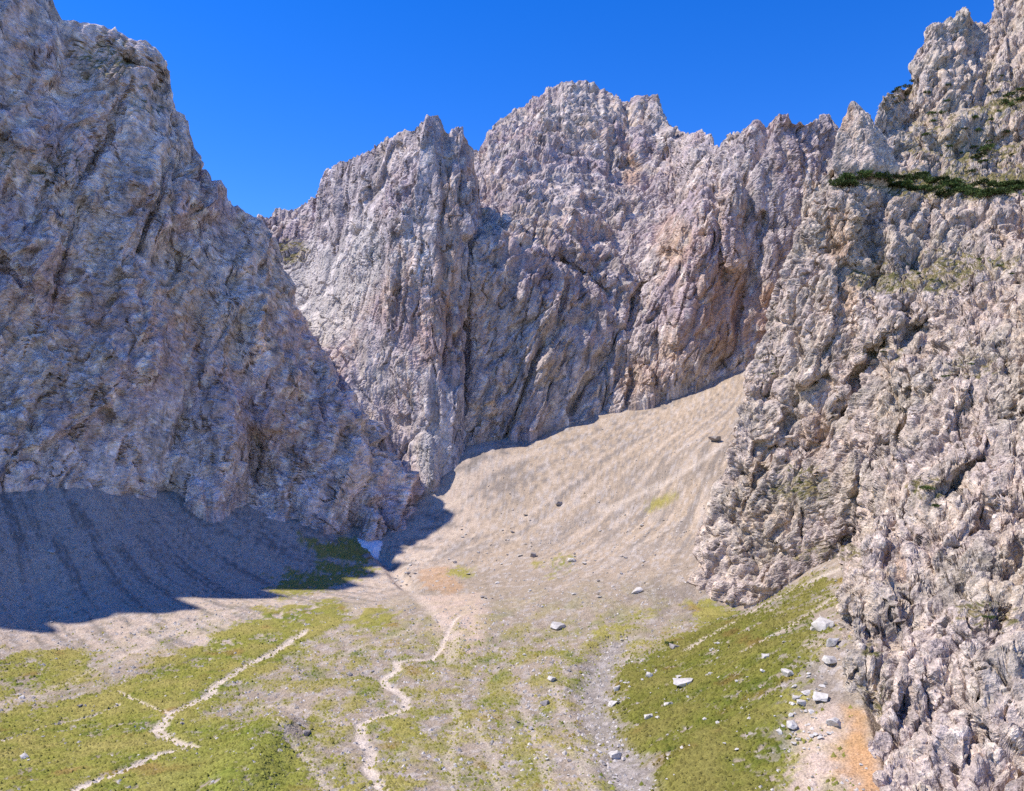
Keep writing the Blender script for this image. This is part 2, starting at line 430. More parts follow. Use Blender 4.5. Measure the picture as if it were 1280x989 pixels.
gcol = mix(gr1, gr2, E(sstep(-0.25, 0.4, nB + 0.4 * nC))); gcol = mix(gcol, gr3, E(sstep(0.1, 0.45, -nB + 0.3 * np.roll(nC, 77, 1))))
gcol = mix(gcol, col(.23,.13,.045), E(0.55 * sstep(0.22, 0.45, fbm(Q3 / 11, 3, 21))))
GC = GC * 0.74
dull = sstep(-6, 6, poly_sd(WX, WY, GRASS[4][0])) + sstep(-6, 6, poly_sd(WX, WY, GRASS[5][0]))
gcol = mix(gcol, col(.165,.185,.030) * E(1 + 0.5 * nC), E(0.5 * sstep(-5, 6, poly_sd(WX, WY, GRASS[3][0]))))
gcol = mix(gcol, gcol * np.array([.66, .68, .60]), E(np.clip(dull, 0, 1)))
GC = mix(GC, gcol * E(1 + 0.3 * nD), E(grass))
GC = mix(GC, col(.57,.48,.385), E(pathm * 0.9))
GP = np.stack([GX, GY, GZ], -1)
GN = grid_normals(GP); GN *= np.sign(GN[..., 2:3])
faces = grid_faces(nv_g, nu_g)
fc = lambda a: (a[:-1, :-1] + a[1:, 1:])[...].ravel() / 2
zone = np.zeros(len(faces), int)                       # 0 valley floor
zone[fc(left_scree) > 0.5] = 1
zone[fc(right_scree) > 0.5] = 2
zone[fc(sstep(-2, 2, poly_sd(GX, GY, GRASS[0][0]))) > 0.5] = 3
zone[fc(sstep(-2, 2, poly_sd(GX, GY, GRASS[3][0]))) > 0.5] = 3
zone[fc(sstep(-2, 2, poly_sd(GX, GY, GRASS[4][0]))) > 0.5] = 4
zone[fc(stream) > 0.6] = 5
zone[fc(pathm) > 0.45] = 6
for k, (nm, lab) in enumerate([('valley_floor', 'stony valley floor with patchy turf between the cliffs'), ('scree_slope_left', 'grey scree slope below the shaded wall'),
        ('scree_slope_right', 'tan scree slope below the tall grey wall'), ('meadow', 'yellow green alpine meadow crossed by a pale footpath'),
        ('grass_slope', 'olive grass slope dotted with white boulders'), ('stream_bed', 'dry grey cobble stream bed'), ('path', 'pale trodden footpath')]):
    f = faces[zone == k]
    if not len(f): continue
    used, inv = np.unique(f, return_inverse=True)
    o = mesh_from(nm, GP.reshape(-1, 3)[used], inv.reshape(f.shape), M_GROUND, GC.reshape(-1, 3)[used], GN.reshape(-1, 3)[used])
    props(o, lab, kind='structure')
print('ground', round(time.time() - T0, 1))

# ------------------------------------------------------------------ cliffs: lofted between surveyed lines, then broken up
CLIFF_PTS = []
LOFT = {}
def loft(cols_, nu, nv, back, ridge=None, smooth_u=6, row_w=None, depth_edit=None, sink=30, bias=0.0, jag=0.0, wobble=0.0):
    """cols_: per column a list of (px,py,Y) from foot to ridge; ridge: denser skyline as (column parameter, px, py)"""
    A = np.array(cols_, float)                                  # (ncol, nrow, 3)
    nc, nr, _ = A.shape
    # columns are spaced by their mean distance in the picture so that faces come out even
    seg = np.linalg.norm(np.diff(A[:, :, :2], axis=0), axis=-1).mean(1) + 0.5 * np.abs(np.diff(A[:, :, 2], axis=0)).mean(1) + 1
    seg = seg * np.where((A[1:, :, 0].mean(1) < -20) | (A[:-1, :, 0].mean(1) > 1310), 0.3, 1.0)
    s = np.r_[0, np.cumsum(seg)]; s /= s[-1]
    LOFT['s'] = s
    U = np.linspace(0, 1, nu)
    R = np.empty((nr, nu, 3))
    for r in range(nr):
        for c in range(3): R[r, :, c] = np.interp(U, s, A[:, r, c])
    sm = R.copy()
    for r in range(nr): sm[r] = blur(blur(R[r], smooth_u, 0), smooth_u, 0)
    R = sm
    if ridge is not None:
        rr = np.array(ridge, float)                             # (px, py) along the skyline
        o_ = np.argsort(rr[:, 0]); px = R[-1, :, 0]
        lo, hi = rr[:, 0].min(), rr[:, 0].max()
        t = np.interp(px, rr[o_, 0], rr[o_, 1])
        R[-1, :, 1] = np.where((px >= lo) & (px <= hi), t, R[-1, :, 1])
    if jag:
        x_ = R[-1, :, 0]; j_ = np.stack([x_ / 8, 0 * x_ + jag, 0 * x_], -1)
        R[-1, :, 1] += jag * (1.3 * np.abs(perlin(j_, 811)) * -1 + 0.25 + 1.1 * perlin(j_ * [0.4, 1, 1], 812) + 0.7 * perlin(j_ * [2.3, 1, 1], 813))
    L = np.r_[0, np.cumsum(np.linalg.norm(np.diff(R[:, :, :2], axis=0), axis=-1).mean(1))]; L /= L[-1]
    V = np.linspace(0, 1, nv)
    G = np.empty((nv, nu, 3))
    for i, v in enumerate(V):
        k = min(np.searchsorted(L, v, side='right') - 1, nr - 2); t = (v - L[k]) / (L[k + 1] - L[k])
        # cubic through the rows
        p0, p1, p2, p3 = R[max(k - 1, 0)], R[k], R[k + 1], R[min(k + 2, nr - 1)]
        lin = p1 + (p2 - p1) * t
        cub = 0.5 * (2 * p1 + (p2 - p0) * t + (2 * p0 - 5 * p1 + 4 * p2 - p3) * t * t + (3 * p1 - p0 - 3 * p2 + p3) * t ** 3)
        G[i] = 0.5 * lin + 0.5 * cub
    if wobble:
        wq = np.stack([G[..., 0] / 60, G[..., 1] / 34, 0 * G[..., 0]], -1)
        G[..., 0] += wobble * (perlin(wq, 821) + 0.5 * perlin(wq * 2.7, 822)) * (np.sin(np.pi * V) ** 0.5)[:, None]
    if depth_edit is not None: G[..., 2] += depth_edit(G[..., 0], G[..., 1])
    P = at(G[..., 0], G[..., 1], G[..., 2])
    # foot goes on down below the ground, the top goes over and down the far side
    foot = [P[0] + np.array([0, 0, -sink * k]) for k in (1.0, 0.5)]
    top = []
    for k in range(1, 15):
        q = k / 14
        away = np.stack([P[-1][:, 0] / P[-1][:, 1] + bias, np.ones(nu), np.zeros(nu)], -1)
        top.append(P[-1] + away * back * q + np.array([0, 0, -1]) * (back * 1.1 * q ** 1.5))
    P = np.concatenate([np.array(foot), P, np.array(top)], 0)
    vv = np.r_[0, 0, V, np.full(14, 1.0)]
    return P, vv
def line_edit(lines, steps=()):
    """creases and ribs running over a face: (points, depth, half width)"""
    prep = [(np.array(p, float), d, w) for p, d, w in lines]
    def f(px, py):
        out = np.zeros(px.shape)
        n = perlin(np.stack([px / 30, py / 30, px * 0], -1), 77) * 8
        for p, d, w in prep:
            dist = seg_dist(px + n, py + n * 0.5, p)
            out += d * np.clip(1 - dist / w, 0, 1) ** 1.2
        for p, d, w in steps:
            p = np.array(p, float); yl = np.interp(px, p[:, 0], p[:, 1]) + n
            fade = sstep(p[0, 0] - 25, p[0, 0] + 10, px) * sstep(p[-1, 0] + 25, p[-1, 0] - 10, px)
            out += d * fade * sstep(w, -w, py - yl) * sstep(-330, -120, py - yl)
        return out
    return f
def smooth_normals(P, n):
    N = grid_normals(P)
    ctr = np.array([0., 0., 0.])
    flip = np.sign((N * (ctr - P)).sum(-1).mean()); N = N * (flip if flip else 1)
    for ax in (0, 1): N = blur(blur(N, n, ax), n, ax)
    return N / (np.linalg.norm(N, axis=-1, keepdims=True) + 1e-9), flip
def relax(P, lo=2, hi=14):
    """spread the grid evenly over the broken surface, first up the columns, then along the rows"""
    P = P.copy()
    A = P[lo:P.shape[0] - hi]
    for ax in (0, 1):
        d = np.linalg.norm(np.diff(A, axis=ax), axis=-1) / np.linalg.norm(A, axis=-1).take(np.arange(A.shape[ax] - 1), axis=ax)
        d = np.clip(d / d.mean(), 0.45, 5.0)
        d = blur(blur(d, 4, 1 - ax), 1, ax)
        z = np.zeros_like(d.take([0], axis=ax))
        S = np.concatenate([z, np.cumsum(d, axis=ax)], axis=ax)
        S = S / S.take([-1], axis=ax)
        n = A.shape[ax]; t = np.linspace(0, 1, n); B = np.empty_like(A)
        for j in range(A.shape[1 - ax]):
            for c in range(3):
                if ax == 0: B[:, j, c] = np.interp(t, S[:, j], A[:, j, c])
                else: B[j, :, c] = np.interp(t, S[j], A[j, :, c])
        A = B
    P[-hi:] += (A[-1] - P[-hi - 1])[None]; P[:lo] += (A[0] - P[lo])[None]
    P[lo:P.shape[0] - hi] = A
    return P
def finish(name, P, D, N, mat, colour_fn, label, detail=None, even=True, smooth=False):
    Q = P + N * D[..., None]
    lev = None
    if detail is not None:
        if even: Q = relax(Q)
        N2 = grid_normals(Q); s = np.sign((N2 * N).sum(-1).mean()); N2 *= (s if s else 1)
        for ax in (0, 1): N2 = blur(N2, 2, ax)
        N2 /= np.linalg.norm(N2, axis=-1, keepdims=True) + 1e-9
        D2, lev = rock_detail(Q, **detail)
        if not even: D2[:, -1] = D2[:, 0]
        Q = Q + N2 * D2[..., None]; N = N2
    NN = grid_normals(Q); s = np.sign((NN * N).sum(-1, keepdims=True).mean()); NN *= (s if s else 1)
    cols_ = colour_fn(Q, NN, lev)
    f = grid_faces(*P.shape[:2])
    if s < 0: f = f[:, ::-1]
    o = mesh_from(name, Q, f, mat, cols_, smooth=smooth)
    props(o, label, kind='structure')
    CLIFF_PTS.append((name, Q.reshape(-1, 3), NN.reshape(-1, 3)))
    return o
def grain(P, e, s):
    """space squeezed along e, so that features run long in that direction"""
    e = np.array(e, float); e /= np.linalg.norm(e)
    return P - (P @ e)[..., None] * e * (1 - s)
def rock_relief(P, k, e1, s1, e2, s2, seed=0, amp=1.0, flute=1.0, facet=1.0, crack=1.0, bed=(0.2, 0.3, 0.2), ribs=0.0):
    """k: metres of the leading feature. Ribs, then jointed blocks of two sizes, split by long cracks"""
    wv = np.stack([fbm(P / (k * 0.9), 3, seed + 61), fbm(P / (k * 0.9), 3, seed + 62), fbm(P / (k * 0.9), 3, seed + 63)], -1)
    q = grain(P, e1, s1) + wv * k * 0.16
    D = flute * 0.22 * k * (ridged(q / k, 2, seed, 0.42) - 0.45)
    h1, l1, b1 = blocks(q / (k * 0.55), seed + 5, bed)
    q2 = grain(P, e2, s2) + wv * k * 0.08
    h2, l2, b2 = blocks(q2 / (k * 0.24), seed + 6, bed)
    _, t1, _ = cells(q / (k * 0.5), seed + 7); _, t2, _ = cells(q2 / (k * 0.22), seed + 8)
    D += facet * k * (0.24 * h1 + 0.095 * h2) + (1.1 - min(facet, 1.1)) * k * (0.30 * t1 + 0.14 * t2)
    c1 = sstep(0.06, 0.0, np.abs(perlin(q / (k * 0.62), seed + 41))) * sstep(-0.1, 0.3, perlin(P / (k * 1.1), seed + 42))
    D -= crack * k * (0.060 * c1 + 0.02 * sstep(0.10, 0.0, b1) + 0.010 * sstep(0.10, 0.0, b2))
    if ribs:                                        # tall ribs with dark chimneys between them
        qr = grain(P, e1, 0.13) + wv * k * 0.10
        D += ribs * k * 0.13 * (ridged(qr / (k * 0.42), 2, seed + 45, 0.45) - 0.4)
        ch = sstep(0.16, 0.0, np.abs(perlin(qr / (k * 0.62), seed + 46))) * sstep(-0.15, 0.2, perlin(P / (k * 1.3), seed + 47))
        D -= ribs * k * 0.17 * ch
        pl = perlin(grain(P, e1, 0.3) / (k * 0.9), seed + 48)
        D = D * (0.45 + 0.75 * sstep(-0.25, 0.2, pl))       # sound slabs between broken zones
    D = 0.5 * D + 0.5 * blur(blur(D, 1, 0), 1, 1)
    return D * amp
def rock_detail(P, k, e1, e2, seed, amp=1.0, s1=0.28, s2=0.4, crack=1.0, taper=1.0, bed=(0.2, 0.3, 0.2), blocky=1.0):
    """the smaller fracturing laid over the large forms"""
    wv = np.stack([fbm(P / (k * 0.5), 3, seed + 71), fbm(P / (k * 0.5), 3, seed + 72), fbm(P / (k * 0.5), 3, seed + 73)], -1)
    qa = grain(P, e1, s1) + wv * k * 0.04; qb = grain(P, e2, s2) + wv * k * 0.03
    h1, l1, b1 = blocks(qa / (k * 0.125), seed + 11, bed)
    h2, l2, b2 = blocks(qb / (k * 0.068), seed + 12, bed)
    h3, l3, b3 = blocks((P + wv * k * 0.02) / (k * 0.038), seed + 13, bed)
    rough = 0.2 + 1.05 * sstep(-0.25, 0.25, perlin(grain(P, e1, 0.4) / (k * 0.8), seed + 19))        # sound slabs beside shattered rock
    D = blocky * k * (0.040 * h1 + 0.020 * h2 * rough + 0.010 * h3 * rough)
    if blocky < 1:                                   # splintery rock: loose facets instead of rounded blocks
        m1, t1, _ = cells(qa / (k * 0.15), seed + 21); m2, t2, _ = cells(qb / (k * 0.08), seed + 22); m3, t3, _ = cells((P + wv * k * 0.03) / (k * 0.042), seed + 23)
        D += (1 - blocky) * k * (0.020 * m1 + 0.066 * t1 + (0.009 * m2 + 0.032 * t2 + 0.004 * m3 + 0.014 * t3) * rough)
    ca = sstep(0.05, 0.0, np.abs(perlin(qa / (k * 0.26), seed + 15))) * sstep(-0.1, 0.25, perlin(P / (k * 0.4), seed + 16))
    cb = sstep(0.05, 0.0, np.abs(perlin(qb / (k * 0.24), seed + 17))) * sstep(0.0, 0.3, perlin(P / (k * 0.4), seed + 18))
    D -= crack * k * (0.026 * ca + 0.022 * cb + 0.005 * sstep(0.08, 0, b1))
    return D * amp * taper, (l1, l2, l3)

GREY, PURP, WARM, DARK, PALEC, OCHRE = col(.38,.325,.305), col(.31,.245,.25), col(.46,.335,.225), col(.20,.168,.172), col(.51,.455,.41), col(.50,.29,.14)
def rock_colours(seed, k, ochre_spots=(), warm=0.5, turf=None, turf_base=0.0, gain=1.0, tint=(1, 1, 1), second=None, pale=(), var=1.0):
    def f(Q, N, lev=None):
        st = Q.copy(); st[..., 2] *= 0.13; st[..., 0] += 0.05 * Q[..., 2]
        s1 = fbm(st / (0.22 * k), 4, seed + 1); s2 = fbm(Q / (1.2 * k), 3, seed + 2); s3 = fbm(st / (0.09 * k), 3, seed + 3); s4 = fbm(Q / (0.12 * k), 3, seed + 4)
        c = mix(GREY, PURP if second is None else np.array(second), E(sstep(-0.2, 0.35, s2)))
        c = mix(c, WARM, E(warm * sstep(-0.05, 0.40, s1 + 0.7 * np.roll(s2, 50, 0))))
        c = mix(c, DARK, E(0.7 * sstep(0.08, 0.4, s3 - 0.3 * s2)))
        c = mix(c, PALEC, E(0.75 * sstep(0.05, 0.45, s4 + 0.5 * s1)))
        if lev is not None: c = c * E(1 + var * (0.26 * lev[0] + 0.28 * lev[1] + 0.24 * lev[2]))
        c = c * gain * np.array(tint)
        px, py = project(Q)
        for (ox, oy, rx, ry, a) in pale:  # spots where sunlit brightness is painted into the rock colour
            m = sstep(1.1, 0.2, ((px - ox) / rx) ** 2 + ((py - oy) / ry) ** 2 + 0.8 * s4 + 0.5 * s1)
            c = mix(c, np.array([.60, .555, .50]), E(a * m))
        for (ox, oy, rx, ry, a) in ochre_spots:
            m = sstep(1.0, 0.2, ((px - ox) / rx) ** 2 + ((py - oy) / ry) ** 2 + 0.9 * s1 + 0.4 * s4)
            c = mix(c, OCHRE, E(a * m))
        if turf is not None:
            up = N[..., 2]
            t = np.full(up.shape, turf_base)
            for (ox, oy, rx, ry, a) in turf:
                t = np.maximum(t, a * sstep(1.3, 0.4, ((px - ox) / rx) ** 2 + ((py - oy) / ry) ** 2))
            g = sstep(0.0, 0.25, up - 0.55 + 0.42 * t + 0.35 * s4 + 0.2 * s2 - 0.2) * sstep(0.03, 0.3, t)
            tc_ = mix(col(.105,.105,.022), col(.21,.165,.06), E(sstep(-0.3, 0.3, s1 + s4)))
            c = mix(c, tc_, E(g * 0.92))
        return c
    return f

# --- shaded wall on the left
LEFT = [
 [(-820,600,160),(-820,300,175),(-815,100,188),(-810,-60,205)],
 [(-400,600,230),(-400,300,255),(-400,100,275),(-390,-60,300)],
 [(-150,600,290),(-165,300,315),(-170,50,338),(-175,-190,365)],
 [(0,612,330),(-10,350,350),(-10,120,372),(-10,-120,396)],
 [(80,604,347),(70,360,366),(72,180,385),(72,-5,408)],
 [(150,617,360),(140,370,378),(135,200,396),(130,40,420)],
 [(220,630,374),(200,380,390),(192,220,406),(190,62,428)],
 [(270,638,384),(240,390,398),(225,240,412),(213,90,434)],
 [(310,642,391),(275,400,404),(255,280,416),(238,165,434)],
 [(345,648,396),(310,410,410),(295,320,422),(270,228,436)],
 [(380,655,400),(345,440,416),(325,350,426),(318,278,436)],
 [(420,668,403),(390,500,418),(350,400,430),(345,302,440)],
 [(470,674,405),(460,560,420),(395,430,436),(352,345,446)],
 [(510,660,424),(520,620,446),(440,520,470),(365,385,486)],
 [(530,650,450),(535,620,490),(450,500,530),(375,390,550)],
]
LRIDGE = [(-810,-40),(-760,-120),(-700,-60),(-650,-150),(-610,-50),(-570,-140),(-535,-80),(-500,-190),(-470,-110),(-430,-170),(-400,-190),(-375,-290),(-350,-180),(-320,-200),(-290,-330),(-272,-170),(-240,-210),(-205,-330),(-190,-180),(-160,-190),(-130,-270),(-112,-160),(-70,-120),(-40,-160),(-10,-90),(30,-60),(66,-12),(71,10),(76,24),(130,38),(155,45),(175,55),(190,62),(205,75),(212,92),(214,128),(222,140),(235,155),(240,185),(252,208),(265,225),(285,250),(320,275),(335,288),(345,300)]
P, vv = loft(LEFT, 450, 470, 120, LRIDGE, bias=-0.25, jag=5.5, wobble=16, depth_edit=line_edit([([(155,130),(125,190),(95,235)], 7, 9), ([(0,160),(50,200),(110,240)], -6, 30), ([(110,240),(75,320),(60,400)], 4, 8), ([(200,100),(130,60)], 6, 14),
     ([(340,300),(330,390),(300,460)], -4, 14), ([(250,390),(240,470),(255,540)], 3, 8), ([(170,330),(180,460)], -5, 30), ([(300,420),(310,520),(330,600)], 6, 20), ([(430,560),(380,600),(345,640)], 4, 14), ([(0,330),(40,380)], 8, 14)]))
N, _ = smooth_normals(P, 14)
D = rock_relief(P, 42, (0.25,0.30,0.9), 0.30, (0.62,0.42,-0.66), 0.35, 100, amp=1.0, flute=0.8, facet=0.5, crack=1.8, ribs=1.0, bed=(0.3, 0.5, -0.6))
D *= (1 - 0.55 * sstep(0.9, 1, vv))[:, None]
finish('cliff_left', P, D, N, M_ROCK_FAR, rock_colours(100, 42, [(60,400,120,60,.2),(240,380,40,70,.35),(110,520,60,50,.2),(350,560,60,40,.2)], 0.26, [(130,75,40,35,1),(45,205,60,30,.8),(190,130,30,30,.7)], 0, 1.42, (1.0, 0.985, 0.97), var=1.5), 'tall grey rock wall lying in shade above grey scree', dict(k=42, e1=(0.2,0.28,0.93), e2=(0.62,0.42,-0.66), seed=150, s1=0.18, crack=2.4, amp=1.2, blocky=0.3, bed=(0.3, 0.5, -0.6)))

# --- pillar and slabs in the middle
PILLAR = [
 [(270,640,430),(270,500,470),(270,400,520),(270,285,600)],
 [(320,640,430),(320,500,470),(320,400,530),(320,270,615)],
 [(345,640,430),(350,480,480),(345,380,552),(345,266,635)],
 [(385,640,430),(390,480,478),(390,380,546),(388,257,620)],
 [(430,640,430),(430,480,474),(432,370,524),(418,212,585)],
 [(470,640,432),(465,480,472),(465,350,506),(445,192,562)],
 [(495,640,436),(492,470,474),(492,300,500),(500,165,540)],
 [(520,630,440),(520,460,468),(520,290,490),(525,153,528)],
 [(545,615,446),(545,450,470),(545,280,490),(540,143,525)],
 [(565,605,452),(560,440,476),(562,280,494),(556,163,530)],
 [(580,580,462),(572,420,482),(578,280,498),(575,157,532)],
 [(590,548,472),(578,410,492),(588,280,508),(590,182,540)],
 [(602,545,505),(600,400,525),(604,300,540),(600,235,556)],
]
PRIDGE = [(320,268),(345,266),(372,264),(386,256),(400,240),(415,215),(428,203),(440,195),(455,192),(470,183),(485,172),(500,166),(512,160),(520,156),(528,154),(533,146),(540,142),(547,146),(553,160),(558,166),(566,161),(575,157),(583,162),(588,175),(593,190)]
P, vv = loft(PILLAR, 330, 490, 40, PRIDGE, jag=4, depth_edit=line_edit([([(500,190),(470,240),(440,290)], 9, 12), ([(492,230),(490,330),(486,420)], -6, 14), ([(440,330),(470,300),(492,280)], -9, 22), ([(557,170),(555,260),(560,330)], 4, 7),
     ([(530,150),(512,210),(495,260)], -7, 10), ([(400,300),(360,300)], 5, 14), ([(430,400),(450,470),(500,530)], 5, 14), ([(535,560),(540,600)], -8, 22), ([(578,300),(570,440)], 5, 7), ([(390,330),(370,420)], 5, 16)]))
N, _ = smooth_normals(P, 10)
D = rock_relief(P, 46, (0.03,0.30,0.95), 0.22, (-0.25,0.25,0.93), 0.3, 200, amp=0.85, flute=0.8, facet=0.35, crack=1.6, ribs=1.0, bed=(0.1, 0.15, 0.5))
px_, py_ = project(P)
slab = sstep(500, 470, px_) * sstep(250, 290, py_ - 0.25 * (400 - px_)) * sstep(520, 440, py_)
D = D * (1 - 0.5 * slab)
D *= (1 - 0.45 * sstep(0.86, 1, vv))[:, None]
finish('rock_pillar', P, D, N, M_ROCK_FAR, rock_colours(200, 48, [(560,300,20,120,.35),(545,420,40,60,.25)], 0.4, [(365,315,25,18,.9)], 0, 1.15, pale=[(400,370,70,80,.75),(455,320,30,60,.7),(470,460,40,60,.4),(540,570,26,45,.6)], var=1.3), 'pointed grey rock pillar with sunlight painted on its flank slabs', dict(k=44, e1=(0.02,0.25,0.96), e2=(-0.3,0.25,0.92), seed=250, s1=0.2, crack=2.0, amp=1.1, blocky=0.2, bed=(0.1, 0.15, 0.5)))  # pale spots paint sunlight onto the flank slabs, same rock underneath

# --- summit massif behind
MASSIF = [
 [(470,545,560),(470,430,590),(470,330,640),(470,240,760)],
 [(585,548,474),(590,430,494),(595,300,512),(598,195,740)],
 [(620,547,478),(620,420,497),(615,290,520),(612,163,780)],
 [(650,545,482),(655,410,500),(650,290,528),(640,143,805)],
 [(690,535,486),(690,400,503),(690,290,545),(690,112,830)],
 [(735,522,490),(735,390,515),(740,290,585),(735,102,840)],
 [(770,513,493),(770,390,525),(775,290,610),(779,130,835)],
 [(790,508,495),(790,390,532),(800,280,620),(805,120,825)],
 [(815,500,496),(810,390,530),(825,280,600),(830,130,825)],
 [(840,493,497),(835,370,522),(848,270,560),(845,165,780)],
 [(865,485,498),(865,360,512),(870,260,530),(888,180,660)],
 [(900,470,499),(900,350,510),(910,250,524),(930,163,590)],
 [(935,458,500),(935,340,510),(945,240,524),(980,142,570)],
 [(970,450,500),(975,330,512),(990,240,528),(1010,150,580)],
 [(1020,440,500),(1030,320,520),(1045,230,550),(1045,155,620)],
 [(1120,430,500),(1130,320,540),(1140,250,580),(1140,200,680)],
]
MRIDGE = [(598,192),(604,188),(609,176),(612,164),(622,158),(632,149),(640,144),(652,134),(665,126),(675,122),(682,114),(690,112),(700,111),(710,105),(725,103),(740,102),(752,106),(760,114),(770,122),(779,130),(788,128),(795,122),(805,120),(820,120),(828,127),(833,140),(838,160),(848,166),(856,172),(862,170),(872,167),(882,170),(890,180),(897,182),(905,178),(915,171),(925,165),(940,160),(950,153),(962,147),(975,142),(985,144),(1000,150),(1015,151),(1035,152),(1042,160),(1060,175)]
P, vv = loft(MASSIF, 600, 480, 220, MRIDGE, jag=3.5, depth_edit=line_edit([([(838,320),(805,365),(770,420),(745,465),(715,515)], 16, 11), ([(700,330),(735,350),(770,385)], 10, 12), ([(725,230),(708,290),(730,330)], -12, 14), ([(770,250),(755,310),(760,350)], -12, 14),
     ([(952,270),(940,340),(915,430),(900,465)], 9, 9), ([(935,190),(915,260),(920,330)], -7, 16), ([(870,215),(845,300),(830,360),(800,420)], -10, 16), ([(885,290),(862,370),(845,430)], -6, 14), ([(960,300),(960,380)], -8, 22), ([(838,160),(845,230)], 22, 16),
     ([(790,380),(760,450),(750,500)], 7, 8), ([(610,220),(680,250),(740,240),(830,260)], -10, 12), ([(630,190),(700,190),(800,210)], 10, 10), ([(640,420),(680,390),(610,460)], 5, 10), ([(600,240),(640,270),(700,330)], 8, 14)]))
N, _ = smooth_normals(P, 10)
D = rock_relief(P, 50, (0.25,0.35,0.9), 0.30, (0.5,0.35,0.79), 0.35, 300, amp=0.95, flute=0.9, facet=0.45, crack=1.6, ribs=0.9, bed=(0.3, -0.4, 0.4))
# bedding steps on the upper part
bz = P[..., 2] + 0.18 * P[..., 0] + 10 * fbm(P / 60, 3, 333)
up = sstep(70, 150, P[..., 2]) * sstep(120, 60, P[..., 0])
D += up * (3.2 * (np.abs(((bz / 17) % 1) - 0.5) * 2 - 0.5) + 1.5 * (np.abs(((bz / 7.3) % 1) - 0.5) * 2 - 0.5))
D *= (1 - 0.4 * sstep(0.88, 1, vv))[:, None]
finish('mountain_massif', P, D, N, M_ROCK_FAR, rock_colours(300, 50, [(905,390,40,75,.42),(850,440,35,50,.3),(790,215,14,30,.5),(800,470,40,30,.3),(840,300,30,40,.35),(960,400,20,60,.4)], 0.45, None, 0, 1.14, (1.02, 1.0, 0.95), var=1.3), 'broad grey summit massif with jagged skyline and diagonal gully', dict(k=48, e1=(0.2,0.3,0.93), e2=(0.55,0.35,0.76), seed=350, s1=0.2, crack=2.0, amp=1.15, blocky=0.15, bed=(0.3, -0.4, 0.4)))

# --- sunlit crag on the right
RIGHT = [
 [(945,715,350),(990,560,368),(1030,430,385),(1085,285,405),(1086,262,408),(1088,238,410)],
 [(864,734,300),(908,565,318),(945,440,335),(1000,270,355),(1002,246,358),(1003,224,360)],
 [(900,752,285),(940,600,300),(985,440,318),(1025,256,343),(1030,236,352),(1032,206,358)],
 [(945,757,272),(985,600,290),(1025,440,308),(1055,242,338),(1060,216,364),(1066,178,376)],
 [(1010,713,262),(1030,600,275),(1065,440,295),(1090,242,334),(1092,208,374),(1096,145,396)],
 [(1066,692,252),(1085,590,250),(1110,430,276),(1125,245,328),(1122,212,372),(1112,116,420)],
 [(1062,790,180),(1110,620,218),(1150,430,262),(1165,250,322),(1160,214,366),(1145,60,436)],
 [(1072,880,155),(1150,640,198),(1190,430,246),(1205,252,316),(1200,214,362),(1195,18,446)],
 [(1105,989,130),(1190,660,182),(1240,430,232),(1245,254,308),(1242,216,354),(1236,15,455)],
 [(1180,1090,110),(1250,700,165),(1300,430,220),(1300,256,300),(1298,218,346),(1258,-30,465)],
 [(1345,1180,96),(1370,740,150),(1390,430,208),(1380,260,292),(1380,222,338),(1360,-80,460)],
 [(1600,1260,80),(1620,760,122),(1640,430,176),(1620,265,256),(1615,225,300),(1600,-160,430)],
]
RRIDGE = [(1003,222),(1010,217),(1018,240),(1028,225),(1040,215),(1066,205),(1086,185),(1094,165),(1098,142),(1104,122),(1112,115),(1130,108),(1140,100),(1143,80),(1147,62),(1155,46),(1168,30),(1182,24),(1192,18),(1203,16),(1212,26),(1225,30),(1236,22),(1241,5),(1250,-20)]
R_EDIT = line_edit([([(1100,400),(1060,330),(1130,390)], 6, 14), ([(1070,700),(1075,650),(1090,600),(1110,560)], 9, 22), ([(1110,430),(1075,470),(1050,520)], 8, 16), ([(1130,420),(1180,400)], 6, 14),
     ([(950,560),(1010,560),(1000,600)], 4, 12), ([(905,640),(960,690),(1000,620)], 4, 10), ([(1085,700),(1092,760),(1090,800)], 6, 10), ([(1140,600),(1135,660)], 6, 12), ([(1240,640),(1200,690)], 6, 18), ([(1060,280),(1100,330),(1100,380)], 5, 14), ([(1110,280),(1140,350)], -4, 14),
     ([(1060,720),(1075,800),(1080,870)], -3, 10), ([(1160,870),(1165,940)], 5, 14), ([(1250,760),(1270,830)], 4, 14), ([(1150,190),(1280,180)], 8, 22), ([(1040,560),(1075,480),(1105,425)], 10, 12), ([(930,640),(960,580),(985,520)], 6, 10), ([(1000,700),(1015,640)], 5, 8), ([(960,730),(975,690)], 5, 8), ([(1120,560),(1150,480),(1160,420)], 6, 10), ([(1010,480),(1040,400),(1045,320)], -5, 14), ([(1180,620),(1240,560)], 7, 12), ([(1130,900),(1150,820),(1140,760)], 6, 9), ([(1210,960),(1230,860)], 7, 10), ([(1190,560),(1215,470)], 6, 9)],
    [([(1085,365),(1200,335),(1290,305)], 16, 14), ([(960,628),(1040,596),(1100,566)], 7, 10), ([(1120,606),(1200,566),(1290,546)], 10, 12), ([(1110,835),(1200,765),(1290,725)], 8, 12), ([(1130,460),(1210,430),(1290,415)], 9, 10), ([(1125,165),(1200,150),(1290,120)], 16, 12)])
P, vv = loft(RIGHT, 620, 760, 120, RRIDGE, depth_edit=R_EDIT, smooth_u=4, bias=0.35)
N, _ = smooth_normals(P, 8)
px_, py_ = project(P)
D = rock_relief(P, 19, (0.42,0.30,0.85), 0.42, (0.55,0.1,0.8), 0.5, 400, amp=1.1, flute=0.8, crack=2.4, facet=1.15, bed=(0.5, -0.6, 0.7))
